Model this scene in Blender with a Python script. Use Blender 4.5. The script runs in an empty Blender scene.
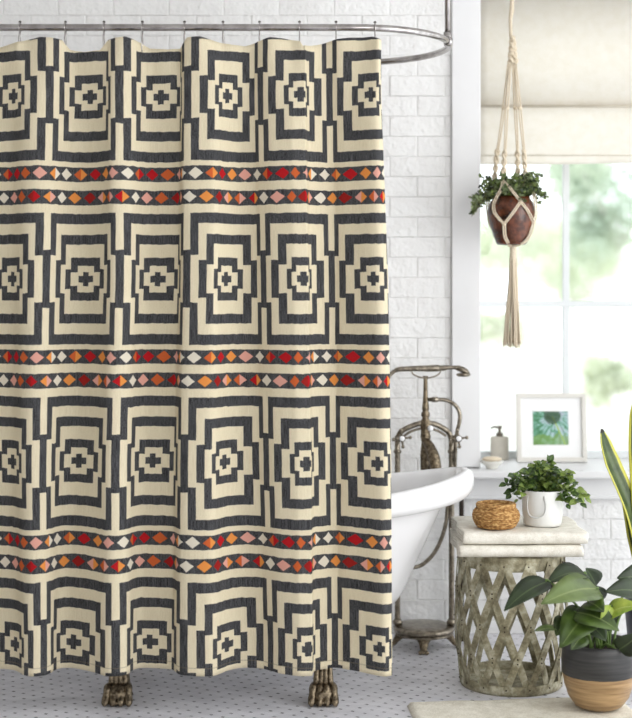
import bpy, math, random
import numpy as np
from mathutils import Vector, Matrix
R = random.Random(7)
PI = math.pi
SC = bpy.context.scene
COL = SC.collection

# ---------------------------------------------------------------- frame of the place
CAM_D, CAM_Z, FPX, HX, HY = 4.12, 1.21, 1419.0, 316.0, 300.0
def S(Y): return FPX / (CAM_D + Y)
def P(px, py, Y):
    s = S(Y)
    return Vector(((px - HX) / s, Y, CAM_Z - (py - HY) / s))

def srgb(r, g, b):
    f = lambda c: (c/255/12.92) if c/255 <= .04045 else ((c/255+.055)/1.055)**2.4
    return (f(r), f(g), f(b), 1)

# ---------------------------------------------------------------- node helpers
class NT:
    def __init__(s, name, rough=.6, metal=0, color=None, spec=.5):
        s.m = bpy.data.materials.new(name); s.m.use_nodes = True
        s.t = s.m.node_tree; s.n = s.t.nodes; s.l = s.t.links
        s.b = s.n['Principled BSDF']; s.out = s.n['Material Output']
        s.b.inputs['Roughness'].default_value = rough
        s.b.inputs['Metallic'].default_value = metal
        s.b.inputs['Specular IOR Level'].default_value = spec
        if color: s.b.inputs['Base Color'].default_value = color
    def new(s, k, **kw):
        n = s.n.new(k)
        for a, v in kw.items(): setattr(n, a, v)
        return n
    def put(s, sock, v):
        if isinstance(v, bpy.types.NodeSocket): s.l.new(v, sock)
        else: sock.default_value = v
    def M(s, op, a, b=0.0, c=None):
        n = s.new('ShaderNodeMath', operation=op)
        s.put(n.inputs[0], a); s.put(n.inputs[1], b)
        if c is not None: s.put(n.inputs[2], c)
        return n.outputs[0]
    def mix(s, f, a, b, blend='MIX'):
        n = s.new('ShaderNodeMix', data_type='RGBA', blend_type=blend)
        s.put(n.inputs[0], f); s.put(n.inputs[6], a); s.put(n.inputs[7], b)
        return n.outputs[2]
    def obj(s): return s.new('ShaderNodeTexCoord').outputs['Object']
    def uv(s): return s.new('ShaderNodeTexCoord').outputs['UV']
    def scale(s, v, x, y, z, rot=0):
        n = s.new('ShaderNodeMapping'); s.l.new(v, n.inputs[0])
        n.inputs['Scale'].default_value = (x, y, z); n.inputs['Rotation'].default_value = (0, 0, rot)
        return n.outputs[0]
    def noise(s, v, sc, det=3, rough=.5, dist=0):
        n = s.new('ShaderNodeTexNoise'); s.l.new(v, n.inputs['Vector'])
        n.inputs['Scale'].default_value = sc; n.inputs['Detail'].default_value = det
        n.inputs['Roughness'].default_value = rough; n.inputs['Distortion'].default_value = dist
        return n.outputs[0]
    def ramp(s, f, stops, const=False):
        n = s.new('ShaderNodeValToRGB'); cr = n.color_ramp
        if const: cr.interpolation = 'CONSTANT'
        while len(cr.elements) < len(stops): cr.elements.new(.5)
        for e, (p, c) in zip(cr.elements, stops): e.position = p; e.color = c
        s.put(n.inputs[0], f); return n.outputs[0]
    def bump(s, h, dist=.002, strength=1):
        n = s.new('ShaderNodeBump'); s.l.new(h, n.inputs['Height'])
        n.inputs['Distance'].default_value = dist; n.inputs['Strength'].default_value = strength
        s.l.new(n.outputs[0], s.b.inputs['Normal'])
    def color(s, v): s.put(s.b.inputs['Base Color'], v)

def simple(name, col, rough=.6, metal=0, nscale=20, var=.06, bump=0, bscale=None, spec=.5, stretch=(1,1,1)):
    t = NT(name, rough, metal, spec=spec)
    o = t.scale(t.obj(), *stretch)
    n = t.noise(o, nscale, 4)
    dk = tuple(c*(1-var*2.2) for c in col[:3]) + (1,); lt = tuple(min(1, c*(1+var)) for c in col[:3]) + (1,)
    t.color(t.ramp(n, [(.3, dk), (.7, lt)]))
    if bump: t.bump(t.noise(o, bscale or nscale*3, 4), bump)
    return t.m

def two_sided(t, back=.25, col=None):
    """adds light passing through thin cloth or leaves"""
    tr = t.new('ShaderNodeBsdfTranslucent')
    if col is not None: t.put(tr.inputs[0], col)
    mx = t.new('ShaderNodeMixShader'); mx.inputs[0].default_value = back
    t.l.new(t.b.outputs[0], mx.inputs[1]); t.l.new(tr.outputs[0], mx.inputs[2])
    t.l.new(mx.outputs[0], t.out.inputs['Surface'])

# ---------------------------------------------------------------- mesh builder
class MB:
    def __init__(s): s.v = []; s.f = []; s.mi = []; s.uv = {}; s.flat = set()
    def add(s, vs, fs, mi=0, uvs=None, flat=False):
        o = len(s.v); s.v += [tuple(v) for v in vs]
        for k, f in enumerate(fs):
            i = len(s.f); s.f.append([o+q for q in f]); s.mi.append(mi)
            if uvs: s.uv[i] = [uvs[q] for q in f]
            if flat: s.flat.add(i)
    def box(s, x0, x1, y0, y1, z0, z1, bev=0, mi=0):
        if bev <= 0:
            v = [(x, y, z) for z in (z0, z1) for y in (y0, y1) for x in (x0, x1)]
            s.add(v, [(0,2,3,1),(4,5,7,6),(0,1,5,4),(2,6,7,3),(0,4,6,2),(1,3,7,5)], mi, flat=True); return
        import bmesh
        bm = bmesh.new(); bmesh.ops.create_cube(bm, size=1)
        for v in bm.verts: v.co = ((x0+x1)/2+v.co.x*(x1-x0), (y0+y1)/2+v.co.y*(y1-y0), (z0+z1)/2+v.co.z*(z1-z0))
        bmesh.ops.bevel(bm, geom=bm.edges[:]+bm.verts[:], offset=bev, segments=2, profile=.6, affect='EDGES')
        bm.verts.index_update()
        s.add([v.co[:] for v in bm.verts], [[v.index for v in f.verts] for f in bm.faces], mi, flat=True); bm.free()
    def lathe(s, prof, c=(0,0,0), n=40, fn=None, mi=0, close=True, ax=1, ay=1):
        vs = []; fs = []
        for k, (r, z) in enumerate(prof):
            for i in range(n):
                a = 2*PI*i/n; rr = r + (fn(a, z, r) if fn else 0)
                vs.append((c[0]+rr*math.cos(a)*ax, c[1]+rr*math.sin(a)*ay, c[2]+z))
        m = len(prof)
        for k in range(m-1):
            for i in range(n):
                j = (i+1) % n; fs.append((k*n+i, k*n+j, (k+1)*n+j, (k+1)*n+i))
        if close:
            fs.append(tuple(reversed(range(n)))); fs.append(tuple(range((m-1)*n, m*n)))
        s.add(vs, fs, mi)
    def tube(s, pts, r, n=10, mi=0, caps=True, closed=False, flatten=1):
        pts = [Vector(p) for p in pts]; m = len(pts)
        rs = r if hasattr(r, '__len__') else [r]*m
        vs = []; fs = []; up = None
        for k in range(m):
            if closed: d = (pts[(k+1) % m]-pts[k-1])
            else: d = pts[min(k+1, m-1)]-pts[max(k-1, 0)]
            d.normalize()
            if up is None:
                up = Vector((0,0,1)) if abs(d.z) < .9 else Vector((1,0,0))
            up = (up - d*up.dot(d)).normalized(); sd = d.cross(up)
            for i in range(n):
                a = 2*PI*i/n
                vs.append(pts[k] + (sd*math.cos(a) + up*math.sin(a)*flatten)*rs[k])
        for k in range(m if closed else m-1):
            for i in range(n):
                j = (i+1) % n; k2 = (k+1) % m
                fs.append((k*n+i, k*n+j, k2*n+j, k2*n+i))
        if caps and not closed:
            fs.append(tuple(reversed(range(n)))); fs.append(tuple(range((m-1)*n, m*n)))
        s.add(vs, fs, mi)
    def ball(s, c, r, mi=0, n=12, m=8, rot=None):
        r = r if hasattr(r, '__len__') else (r, r, r)
        vs = []; fs = []
        for k in range(m+1):
            t = PI*k/m
            for i in range(n):
                a = 2*PI*i/n
                q = Vector((r[0]*math.sin(t)*math.cos(a), r[1]*math.sin(t)*math.sin(a), r[2]*math.cos(t)))
                if rot: q = rot @ q
                vs.append(Vector(c)+q)
        for k in range(m):
            for i in range(n):
                j = (i+1) % n; fs.append((k*n+i, (k+1)*n+i, (k+1)*n+j, k*n+j))
        s.add(vs, fs, mi)
    def leaf(s, b, t, w, nrm, mi=0, bend=0.0, cup=.25, shape='oval', n=6):
        b = Vector(b); t = Vector(t); d = t-b; L = d.length; d.normalize()
        nrm = Vector(nrm); nrm = (nrm - d*nrm.dot(d))
        nrm = nrm.normalized() if nrm.length > 1e-4 else Vector((0,0,1)); sd = d.cross(nrm)
        vs = []; uv = []; fs = []
        for k in range(n+1):
            q = k/n
            if shape == 'heart': ww = w*.5*(math.sin(PI*min(1, q**.62))**.8)*(1.0 if q < .5 else 1)
            else: ww = w*.5*math.sin(PI*(q**.85))**.9 if 0 < q < 1 else 0
            ww = max(ww, w*.015)
            c = b + d*L*q + nrm*(bend*L*math.sin(PI*q))
            for i, e in enumerate((-1, -.5, 0, .5, 1)):
                vs.append(c + sd*ww*e + nrm*(cup*ww*abs(e))); uv.append((.5+e/2, q))
        for k in range(n):
            for i in range(4):
                a = k*5+i; fs.append((a, a+1, a+6, a+5))
        s.add(vs, fs, mi, uv)
    def build(s, name, mats, parent=None, smooth=True, **tags):
        me = bpy.data.meshes.new(name); me.from_pydata(s.v, [], s.f)
        for m in (mats if isinstance(mats, (list, tuple)) else [mats]): me.materials.append(m)
        me.polygons.foreach_set('material_index', s.mi)
        me.polygons.foreach_set('use_smooth', [smooth and i not in s.flat for i in range(len(s.f))])
        if s.uv:
            l = me.uv_layers.new(name='UVMap')
            for i, p in enumerate(me.polygons):
                if i in s.uv:
                    for q, li in enumerate(p.loop_indices): l.data[li].uv = s.uv[i][q]
        me.validate(); me.update()
        o = bpy.data.objects.new(name, me); COL.objects.link(o)
        if parent:
            o.parent = parent; o.matrix_parent_inverse = Matrix.Translation(-parent.location)
        for k, v in tags.items(): o[k] = v
        return o

def thing(name, label, cat, loc=(0,0,0), group=None):
    o = bpy.data.objects.new(name, None); COL.objects.link(o); o.location = loc
    o.empty_display_size = .05; o['label'] = label; o['category'] = cat
    if group: o['group'] = group
    return o
def solo(o, label, cat, group=None, kind=None):
    o['label'] = label; o['category'] = cat
    if group: o['group'] = group
    if kind: o['kind'] = kind
    return o

def pchip(xs, ys, q):
    xs = np.array(xs, float); ys = np.array(ys, float); q = np.array(q, float)
    h = np.diff(xs); d = np.diff(ys)/h; m = np.zeros(len(xs))
    for i in range(1, len(xs)-1):
        if d[i-1]*d[i] > 0:
            w1 = 2*h[i]+h[i-1]; w2 = h[i]+2*h[i-1]; m[i] = (w1+w2)/(w1/d[i-1]+w2/d[i])
    m[0] = d[0]; m[-1] = d[-1]
    i = np.clip(np.searchsorted(xs, q)-1, 0, len(h)-1); t = (q-xs[i])/h[i]
    return ((2*t**3-3*t**2+1)*ys[i] + (t**3-2*t**2+t)*h[i]*m[i] + (-2*t**3+3*t**2)*ys[i+1] + (t**3-t**2)*h[i]*m[i+1])
def smooth_path(pts, n=8):
    pts = [Vector(p) for p in pts]; out = []
    for k in range(len(pts)-1):
        p0 = pts[max(k-1, 0)]; p1 = pts[k]; p2 = pts[k+1]; p3 = pts[min(k+2, len(pts)-1)]
        for i in range(n):
            t = i/n
            out.append(.5*((2*p1)+(p2-p0)*t+(2*p0-5*p1+4*p2-p3)*t*t+(3*p1-p0-3*p2+p3)*t**3))
    out.append(pts[-1]); return out
def lerp_list(vals, m):
    return list(np.interp(np.linspace(0, len(vals)-1, m), range(len(vals)), vals))

# ---------------------------------------------------------------- materials
def brick_paint():
    t = NT('white_painted_brick', .42); o = t.obj()
    t.color(t.ramp(t.noise(o, 3, 4), [(.3, srgb(236,235,234)), (.7, srgb(246,246,245))]))
    t.bump(t.M('ADD', t.noise(o, 22, 3, .55), t.M('MULTIPLY', t.noise(o, 90, 3), .35)), .009, .9)
    return t.m
BRICK = brick_paint()
PLASTER = simple('white_plaster', srgb(232,231,229), .7, nscale=4, var=.02, bump=.001, bscale=60)
TRIM = simple('white_trim_paint', srgb(236,236,237), .45, nscale=5, var=.015)
SASH = simple('white_sash_paint', srgb(220,224,225), .4, nscale=5, var=.01)

def floor_mat():
    t = NT('mosaic_tile', .35); o = t.obj()
    m = t.scale(o, 1/.0415, 1/.0415, 1, math.radians(-58))
    sx = t.new('ShaderNodeSeparateXYZ'); t.l.new(m, sx.inputs[0])
    fx = t.M('ABSOLUTE', t.M('SUBTRACT', t.M('FRACT', sx.outputs[0]), .5))
    fy = t.M('ABSOLUTE', t.M('SUBTRACT', t.M('FRACT', sx.outputs[1]), .5))
    dot = t.M('MULTIPLY', t.M('LESS_THAN', fx, .10), t.M('LESS_THAN', fy, .13))
    g1 = t.M('MULTIPLY', t.M('LESS_THAN', t.M('ABSOLUTE', t.M('SUBTRACT', fx, .125)), .012), 1.0)
    g2 = t.M('MULTIPLY', t.M('LESS_THAN', t.M('ABSOLUTE', t.M('SUBTRACT', fy, .125)), .012), 1.0)
    gr = t.M('MULTIPLY', t.M('MAXIMUM', g1, g2), .35)
    vein = t.noise(t.scale(o, 1, 2.2, 1), 3.2, 5, .6, .6)
    base = t.ramp(vein, [(.32, srgb(200,199,204)), (.62, srgb(232,231,236))])
    tone = t.noise(o, 40, 1)
    dk = t.ramp(tone, [(.40, srgb(48,48,54)), (.66, srgb(172,170,176))])
    c = t.mix(gr, base, srgb(150,148,152)); c = t.mix(dot, c, dk); t.color(c)
    t.bump(t.M('SUBTRACT', 1.0, t.M('MAXIMUM', g1, g2)), .0006, .6)
    return t.m

def curtain_mat():
    t = NT('woven_curtain_cloth', .9, spec=.15)
    sx = t.new('ShaderNodeSeparateXYZ'); t.l.new(t.uv(), sx.inputs[0]); U, Z = sx.outputs[0], sx.outputs[1]
    k = 1/S(-.03)
    wob = t.noise(t.scale(t.uv(), 1, 1, 1), 14, 2)
    Zw = t.M('ADD', Z, t.M('MULTIPLY', t.M('SUBTRACT', wob, .5), .006))
    Uw = t.M('ADD', U, t.M('MULTIPLY', t.M('SUBTRACT', wob, .5), .012))
    x = t.M('ABSOLUTE', t.M('SUBTRACT', Uw, t.M('ROUND', Uw)))
    per = 183.2*k; zc = CAM_Z + (300-279)*k
    q = t.M('DIVIDE', t.M('SUBTRACT', Zw, zc), per)
    rr = t.M('MULTIPLY', t.M('SUBTRACT', q, t.M('ROUND', q)), 183.2)      # px-like units, up positive
    y = t.M('ABSOLUTE', rr)
    def lt(a, v): return t.M('LESS_THAN', a, v)
    def step(hx, hy, vx, vy):    # horizontal bar (hx,hy) union vertical bar (vx,vy)
        return t.M('MAXIMUM', t.M('MULTIPLY', lt(x, hx), lt(y, hy)), t.M('MULTIPLY', lt(x, vx), lt(y, vy)))
    layers = [(.083,3.4,.032,7.2), (.165,6.8,.092,13.4), (.229,9.8,.165,21.6), (.303,14.2,.23,34.9),
              (.381,18.8,.307,44.6), (.459,23.4,.385,55.3), (.51,28.8,.463,65.6)]
    tot = None
    for L in layers:
        s_ = step(*L); tot = s_ if tot is None else t.M('ADD', tot, s_)
    # inside the outermost the count is 1 -> dark, 2 -> cream, 3 -> dark ...
    motif = t.M('MODULO', tot, 2.0)
    # bands: offsets below the motif centre (down = negative rr), measured with wrap
    def band(off, half):
        d = t.M('ABSOLUTE', t.M('SUBTRACT', rr, off)); return d, lt(d, half)
    d1, b1 = band(-78, 7.2); d2, b2 = band(81.7, 7.4)
    bands = t.M('MAXIMUM', b1, b2)
    dark = t.M('MAXIMUM', motif, bands)
    # diamonds
    def dia(d, shift, seqs):
        w = t.M('ADD', t.M('MULTIPLY', Uw, 6.0), shift)
        fw = t.M('SUBTRACT', t.M('FRACT', w), .5)
        ins = lt(t.M('ADD', t.M('DIVIDE', t.M('ABSOLUTE', fw), .43), t.M('DIVIDE', d, 5.8)), 1.0)
        idx = t.M('FLOOR', w)
        m = t.M('DIVIDE', t.M('ADD', t.M('SUBTRACT', idx, t.M('MULTIPLY', t.M('FLOOR', t.M('DIVIDE', idx, 11.0)), 11.0)), .5), 11.0)
        cl = t.ramp(m, [(i/11, c) for i, c in enumerate(seqs[0])], True)
        cr = t.ramp(m, [(i/11, c) for i, c in enumerate(seqs[1])], True)
        return ins, t.mix(t.M('GREATER_THAN', fw, 0.0), cl, cr)
    rd, ru, go, pk, cr_, br = srgb(178,28,34), srgb(200,98,52), srgb(226,146,74), srgb(222,164,148), srgb(226,218,200), srgb(150,34,30)
    s1 = ([rd,ru,pk,go,cr_,ru,rd,go,pk,cr_,ru], [rd,ru,pk,cr_,cr_,go,rd,go,pk,cr_,rd])
    s2 = ([pk,ru,br,go,cr_,go,br,pk,ru,rd,cr_], [pk,ru,rd,pk,cr_,go,br,go,pk,go,cr_])
    i1, c1 = dia(d1, 0.0, s1); i2, c2 = dia(d2, .35, s2)
    i1 = t.M('MULTIPLY', i1, b1); i2 = t.M('MULTIPLY', i2, b2)
    # slubby yarn
    th = t.noise(t.scale(t.uv(), 60, 700, 1), 1, 2); tv = t.noise(t.scale(t.uv(), 260, 22, 1), 1, 2)
    yarn = t.M('MULTIPLY', t.M('ADD', th, tv), .5)
    dcol = t.ramp(yarn, [(.40, srgb(30,31,34)), (.62, srgb(100,100,102))])
    ccol = t.ramp(yarn, [(.3, srgb(213,199,167)), (.65, srgb(237,227,200))])
    c = t.mix(dark, ccol, dcol); c = t.mix(i1, c, c1); c = t.mix(i2, c, c2)
    c2_ = t.mix(.12, c, ccol)
    hem = t.M('LESS_THAN', Z, .158)
    seam = t.M('LESS_THAN', t.M('ABSOLUTE', t.M('SUBTRACT', Z, .160)), .0012)
    c = t.mix(t.M('MULTIPLY', seam, .45), c, srgb(120,110,90))
    t.color(c); t.bump(yarn, .0008, .5)
    two_sided(t, .12, c)
    return t.m

def metal(name, a, b, rough=.3, sc=40, bump=.0006, metalness=1):
    t = NT(name, rough, metalness); o = t.obj()
    t.color(t.ramp(t.noise(o, sc, 5, .6), [(.35, a), (.65, b)]))
    if bump: t.bump(t.noise(o, sc*2, 4), bump)
    return t.m
CHROME = metal('brushed_nickel', srgb(150,145,142), srgb(190,186,184), .18, 25, 0)
BRONZE = metal('aged_nickel', srgb(104,96,84), srgb(162,153,138), .28, 60, .0006)
CLAW = metal('antique_pewter', srgb(76,66,54), srgb(152,138,116), .38, 90, .002)
DARKPIPE = metal('dark_pipe_metal', srgb(50,44,40), srgb(84,76,70), .4, 40, .0004)
PORC = simple('white_enamel', srgb(244,244,246), .12, nscale=2, var=.006)
def verdigris():
    t = NT('verdigris_metal', .55, .35); o = t.obj()
    n = t.noise(o, 26, 5, .65)
    c = t.ramp(n, [(.28, srgb(88,80,60)), (.48, srgb(150,143,116)), (.68, srgb(206,202,180))])
    t.color(c); t.bump(t.noise(o, 70, 4), .001); return t.m
VERD = verdigris(); RIVET = simple('dark_rivet', srgb(66,52,42), .5, .5)
def leaf_mat(name, dk, lt, rib, edge=None, rough=.35, ribw=.03, thru=.25, vein=True, sc=30, tip=None):
    t = NT(name, rough); sx = t.new('ShaderNodeSeparateXYZ'); t.l.new(t.uv(), sx.inputs[0])
    n = t.noise(t.obj(), sc, 3)
    c = t.ramp(n, [(.3, dk), (.7, lt)])
    d = t.M('ABSOLUTE', t.M('SUBTRACT', sx.outputs[0], .5))
    c = t.mix(t.M('MULTIPLY', t.M('LESS_THAN', d, ribw), .6), c, rib)
    if edge is not None:
        dd = t.M('ADD', d, t.M('MULTIPLY', t.noise(t.uv(), 8, 3), .06))
        c = t.mix(t.M('GREATER_THAN', dd, .40), c, edge)
    if tip is not None: c = t.mix(t.M('GREATER_THAN', sx.outputs[1], .925), c, tip)
    t.color(c); two_sided(t, thru, c); return t.m
LEAF_DARK = leaf_mat('dark_glossy_leaf', srgb(22,32,16), srgb(48,64,34), srgb(90,106,66), rough=.48, thru=.1, sc=14)
LEAF_LIGHT = leaf_mat('pale_green_leaf', srgb(84,110,46), srgb(152,172,88), srgb(190,200,130), rough=.35, sc=14)
LEAF_YEL = leaf_mat('yellow_green_leaf', srgb(130,160,50), srgb(196,208,96), srgb(210,220,140), rough=.35)
LEAF_MID = leaf_mat('mid_green_leaf', srgb(36,56,24), srgb(84,112,48), srgb(140,170,90), rough=.4)
LEAF_TINY = leaf_mat('grey_green_leaf', srgb(66,84,50), srgb(150,164,116), srgb(140,150,100), rough=.5)
SNAKE = leaf_mat('striped_sword_leaf', srgb(48,66,36), srgb(96,112,66), srgb(90,110,60), edge=srgb(206,202,84), rough=.35, thru=.1, sc=22, tip=srgb(46,38,28))
STEM = simple('green_stem', srgb(96,120,60), .5)
STEMD = simple('brown_stem', srgb(92,80,50), .6)
SOIL = simple('dark_soil', srgb(52,42,34), .95, nscale=90, var=.3, bump=.004)
def cord_mat():
    t = NT('cotton_cord', .9, spec=.1); o = t.obj()
    w = t.new('ShaderNodeTexWave'); t.l.new(t.scale(o, 1, 1, 1), w.inputs[0]); w.bands_direction = 'DIAGONAL'
    w.inputs['Scale'].default_value = 110
    t.color(t.ramp(w.outputs[1], [(.1, srgb(204,186,160)), (.7, srgb(244,232,210))])); t.bump(w.outputs[1], .001); return t.m
CORD = cord_mat()
def cloth(name, a, b, sc=350, bump=.0012, thru=0):
    t = NT(name, .95, spec=.1); o = t.obj()
    n = t.M('MULTIPLY', t.M('ADD', t.noise(o, sc, 2), t.noise(o, sc*.12, 3)), .5)
    c = t.ramp(n, [(.35, a), (.62, b)]); t.color(c); t.bump(n, bump)
    if thru: two_sided(t, thru, c)
    return t.m
TOWEL = cloth('cream_towel_cloth', srgb(214,208,194), srgb(240,236,226))
RUGM = cloth('cream_rug_cloth', srgb(206,199,182), srgb(236,231,218), 240, .004)
SHADE = cloth('linen_shade_cloth', srgb(248,244,236), srgb(254,251,246), 260, .0003, thru=.75)
SHADE_SEAM = cloth('linen_seam_cloth', srgb(232,227,217), srgb(240,236,227), 260, .0003, thru=.7)
def woven():
    t = NT('seagrass_weave', .75, spec=.25); o = t.obj()
    n = t.noise(t.scale(o, 1, 1, 2.6), 75, 3, .5)
    t.color(t.ramp(n, [(.3, srgb(104,68,34)), (.5, srgb(172,128,76)), (.72, srgb(222,186,126))])); t.bump(n, .002); return t.m
WOVEN = woven()
COCO = metal('brown_glazed_clay', srgb(34,18,12), srgb(116,62,36), .2, 30, .001, 0)
WHITECERAM = simple('white_glaze', srgb(226,226,222), .25, nscale=9, var=.03)
STONE = simple('beige_stone', srgb(196,190,178), .5, nscale=30, var=.05)
PUMP = metal('pump_metal', srgb(96,90,82), srgb(130,122,112), .35, 30, 0)
SOAP = simple('cream_soap', srgb(228,212,186), .45, nscale=6, var=.03)
SOAPDISH = simple('ivory_dish_glaze', srgb(232,230,222), .25, nscale=6, var=.02)

# ---------------------------------------------------------------- setting
def struct(o): o['kind'] = 'structure'; return o
YW = 1.02                                   # face of the brick wall
WX0, WX1, WZ0, WZ1 = .594, 1.76, .585, 2.36  # window opening
m = MB(); m.box(-2.4, 2.5, -5.0, YW+.38, -.06, 0); struct(m.build('floor', floor_mat(), smooth=False))
m = MB(); m.box(-2.4, 2.5, -5.0, YW+.38, 2.62, 2.74); struct(m.build('ceiling', PLASTER, smooth=False))
m = MB(); m.box(-2.52, -2.4, -5.0, YW+.38, 0, 2.62); struct(m.build('wall_left', PLASTER, smooth=False))
m = MB(); m.box(-2.52, 2.5, -5.1, -5.0, 0, 2.62); struct(m.build('wall_front', PLASTER, smooth=False))  # unseen wall behind the camera, added to cut the front fill
# brick wall with a real relief for every brick
m = MB(); YB = YW+.0042
m.box(-2.4, WX0, YB, YW+.38, 0, 2.62); m.box(WX1, 2.5, YB, YW+.38, 0, 2.62)
m.box(WX0, WX1, YB, YW+.38, 0, WZ0-.03); m.box(WX0, WX1, YB, YW+.38, WZ1, 2.62)
BL, BH = .2, 20.15/S(YW)
z_ref = CAM_Z - (116.2-HY)/S(YW)
x_ref = (444.6-HX)/S(YW)
def brick(x0, x1, z0, z1):
    if x1-x0 < .012 or z1-z0 < .012: return
    g = .0007; x0 += g; x1 -= g; z0 += g*.2; z1 -= g*.2
    e = .0034; ez = .0020; f = YW + R.uniform(-.0010, .0010); tx = R.uniform(-.0012, .0012)
    a = [(x0, YB, z0), (x1, YB, z0), (x1, YB, z1), (x0, YB, z1)]
    b = [(x0+.001, f+.0026+tx, z0+.0004), (x1-.001, f+.0026-tx, z0+.0004), (x1-.001, f+.0026-tx, z1-.0004), (x0+.001, f+.0026+tx, z1-.0004)]
    c = [(x0+e, f+tx, z0+ez), (x1-e, f-tx, z0+ez), (x1-e, f-tx, z1-ez), (x0+e, f+tx, z1-ez)]
    fs = [(8, 9, 10, 11)]
    for i in range(4):
        j = (i+1) % 4; fs += [(i, j, 4+j, 4+i), (4+i, 4+j, 8+j, 8+i)]
    m.add(a+b+c, fs, 0)
k0 = int(-z_ref/BH)-2
for k in range(k0, k0+50):
    z0 = z_ref+k*BH; z1 = z0+BH
    if z1 < .002 or z0 > 2.62: continue
    z0 = max(z0, 0); z1 = min(z1, 2.62)
    off = x_ref + (0 if (k % 2) else BL/2)
    i0 = int((-2.4-off)/BL)-1
    for i in range(i0, i0+28):
        x0 = max(off+i*BL, -2.4); x1 = min(off+(i+1)*BL, 2.5)
        if x1 <= x0: continue
        if z0 < .52-.001 and z1 <= .53: brick(x0, x1, z0, z1); continue
        if z0 > WZ1+.1: brick(x0, x1, z0, z1); continue
        if z0 < .52: brick(x0, x1, z0, .52) if x1 > .49 else None
        if x0 < .491: brick(x0, min(x1, .491), z0, z1)
        if x1 > 1.86: brick(max(x0, 1.86), x1, z0, z1)
wb = m.build('wall_back', BRICK); struct(wb)
for p in wb.data.polygons: p.use_smooth = False
# casing, sill and apron
m = MB(); m.box(.491, .594, YW-.02, YW+.02, .607, 2.36, .003); struct(m.build('trim_1', TRIM))
m = MB(); m.box(1.76, 1.863, YW-.02, YW+.02, .607, 2.36, .003); struct(m.build('trim_2', TRIM))
m = MB(); m.box(.48, 1.875, YW-.022, YW+.02, 2.36, 2.47, .003); struct(m.build('trim_3', TRIM))
m = MB(); m.box(.455, 1.90, YW-.10, YW+.02, .575, .602, .006); m.box(WX0+.001, WX1-.001, YW+.015, YW+.34, .575, .602, .003)
struct(m.build('trim_4', TRIM))
m = MB(); m.box(.475, 1.88, YW-.03, YW+.013, .505, .575, .004); m.box(.47, 1.885, YW-.04, YW+.013, .494, .508, .003)
struct(m.build('trim_5', TRIM))
# window reveals, frame, muntins, glass
w = bpy.data.objects.new('window_1', None); COL.objects.link(w); w['kind'] = 'structure'; w.location = (WX0, YW+.33, .602)
m = MB(); GY = YW+.33
m.box(WX0, .632, GY-.02, GY+.03, .602, WZ1, .003); m.box(WX1-.04, WX1, GY-.02, GY+.03, .602, WZ1, .003)
m.box(.632, WX1-.04, GY-.02, GY+.03, .602, .628, .003); m.box(.632, WX1-.04, GY-.02, GY+.03, WZ1-.04, WZ1, .003)
m.build('window_frame', SASH, w)
m = MB()
for px in (566, 653):
    x = (px-HX)/S(GY); m.box(x-.0125, x+.0125, GY-.008, GY+.015, .628, WZ1-.04, .003)
for zz in (1.195, 1.78): m.box(.632, WX1-.04, GY-.010, GY+.017, zz-.0115, zz+.0115, .003)
m.build('muntin', SASH, w)
t = NT('window_glass', .05); gl = t.new('ShaderNodeBsdfGlossy'); gl.inputs['Roughness'].default_value = .02
tr = t.new('ShaderNodeBsdfTransparent'); tr.inputs[0].default_value = (.97, .985, .98, 1)
fr = t.new('ShaderNodeFresnel'); fr.inputs[0].default_value = 1.45; mx = t.new('ShaderNodeMixShader')
t.l.new(fr.outputs[0], mx.inputs[0]); t.l.new(tr.outputs[0], mx.inputs[1]); t.l.new(gl.outputs[0], mx.inputs[2]); t.l.new(mx.outputs[0], t.out.inputs['Surface'])
m = MB(); m.box(.630, WX1-.038, GY+.002, GY+.006, .626, WZ1-.038); m.build('pane', t.m, w, smooth=False)

# ---------------------------------------------------------------- shower curtain
CTRL = [(-1.28,-88),(-1,-62),(-.771,-42),(-.619,-33),(-.5,-26),(-.381,-17),(-.229,-3),(0,13),(.229,22.8),(.381,34.2),(.459,42.4),(.5,46.5),(.541,50),(.619,55.5),(.771,65.2),(1,86),(1.229,104.1),
        (1.381,110.6),(1.459,115.5),(1.5,120),(1.541,124),(1.619,131.3),(1.771,139.2),(2,157.5),(2.229,178.0),(2.381,180.8),
        (2.459,183.2),(2.5,187),(2.541,190.5),(2.619,198.6),(2.697,206.7),(2.771,213.7),(3,225.6),(3.229,243),(3.303,251),(3.381,257.3),(3.459,261),(3.5,263.8),
        (3.541,266.5),(3.619,271.5),(3.697,279),(3.771,287),(4,303),(4.04,307.3),(4.165,309.3),(4.229,311.5),(4.303,316.5),(4.381,324),(4.459,328.7),(4.5,332),(4.541,335.2),
        (4.619,339.5),(4.697,346),(4.771,354.5),(5,373.4),(5.165,384),(5.245,388)]
KEY = [-1.28, 0, .5, 1, 1.5, 2, 2.5, 3, 3.5, 4, 4.5, 5, 5.245]
ROWX = {95: [-88,14,50,90,119.5,161,188,227,260.5,300,329.5,371,381],
        279: [-88,13,46.5,85.5,120,157.5,187,225.6,263.8,303,332,373.4,388],
        462: [-88,13,43,78.5,115.5,152.5,184.5,224,266.5,306,333,378,391],
        643: [-88,16,44,73,116,149.5,184,226.5,271,307.5,335,380,392]}
NU, NV = 620, 150
uq = np.unique(np.concatenate([np.linspace(-1.28, 5.245, NU), np.linspace(4.0, 4.25, 30), np.linspace(2.2, 2.5, 20)]))
base = pchip([c[0] for c in CTRL], [c[1] for c in CTRL], uq)
shift = {}
for y, xs in ROWX.items():
    shift[y] = pchip(KEY, np.array(xs)-np.array(ROWX[279]), uq)
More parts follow.
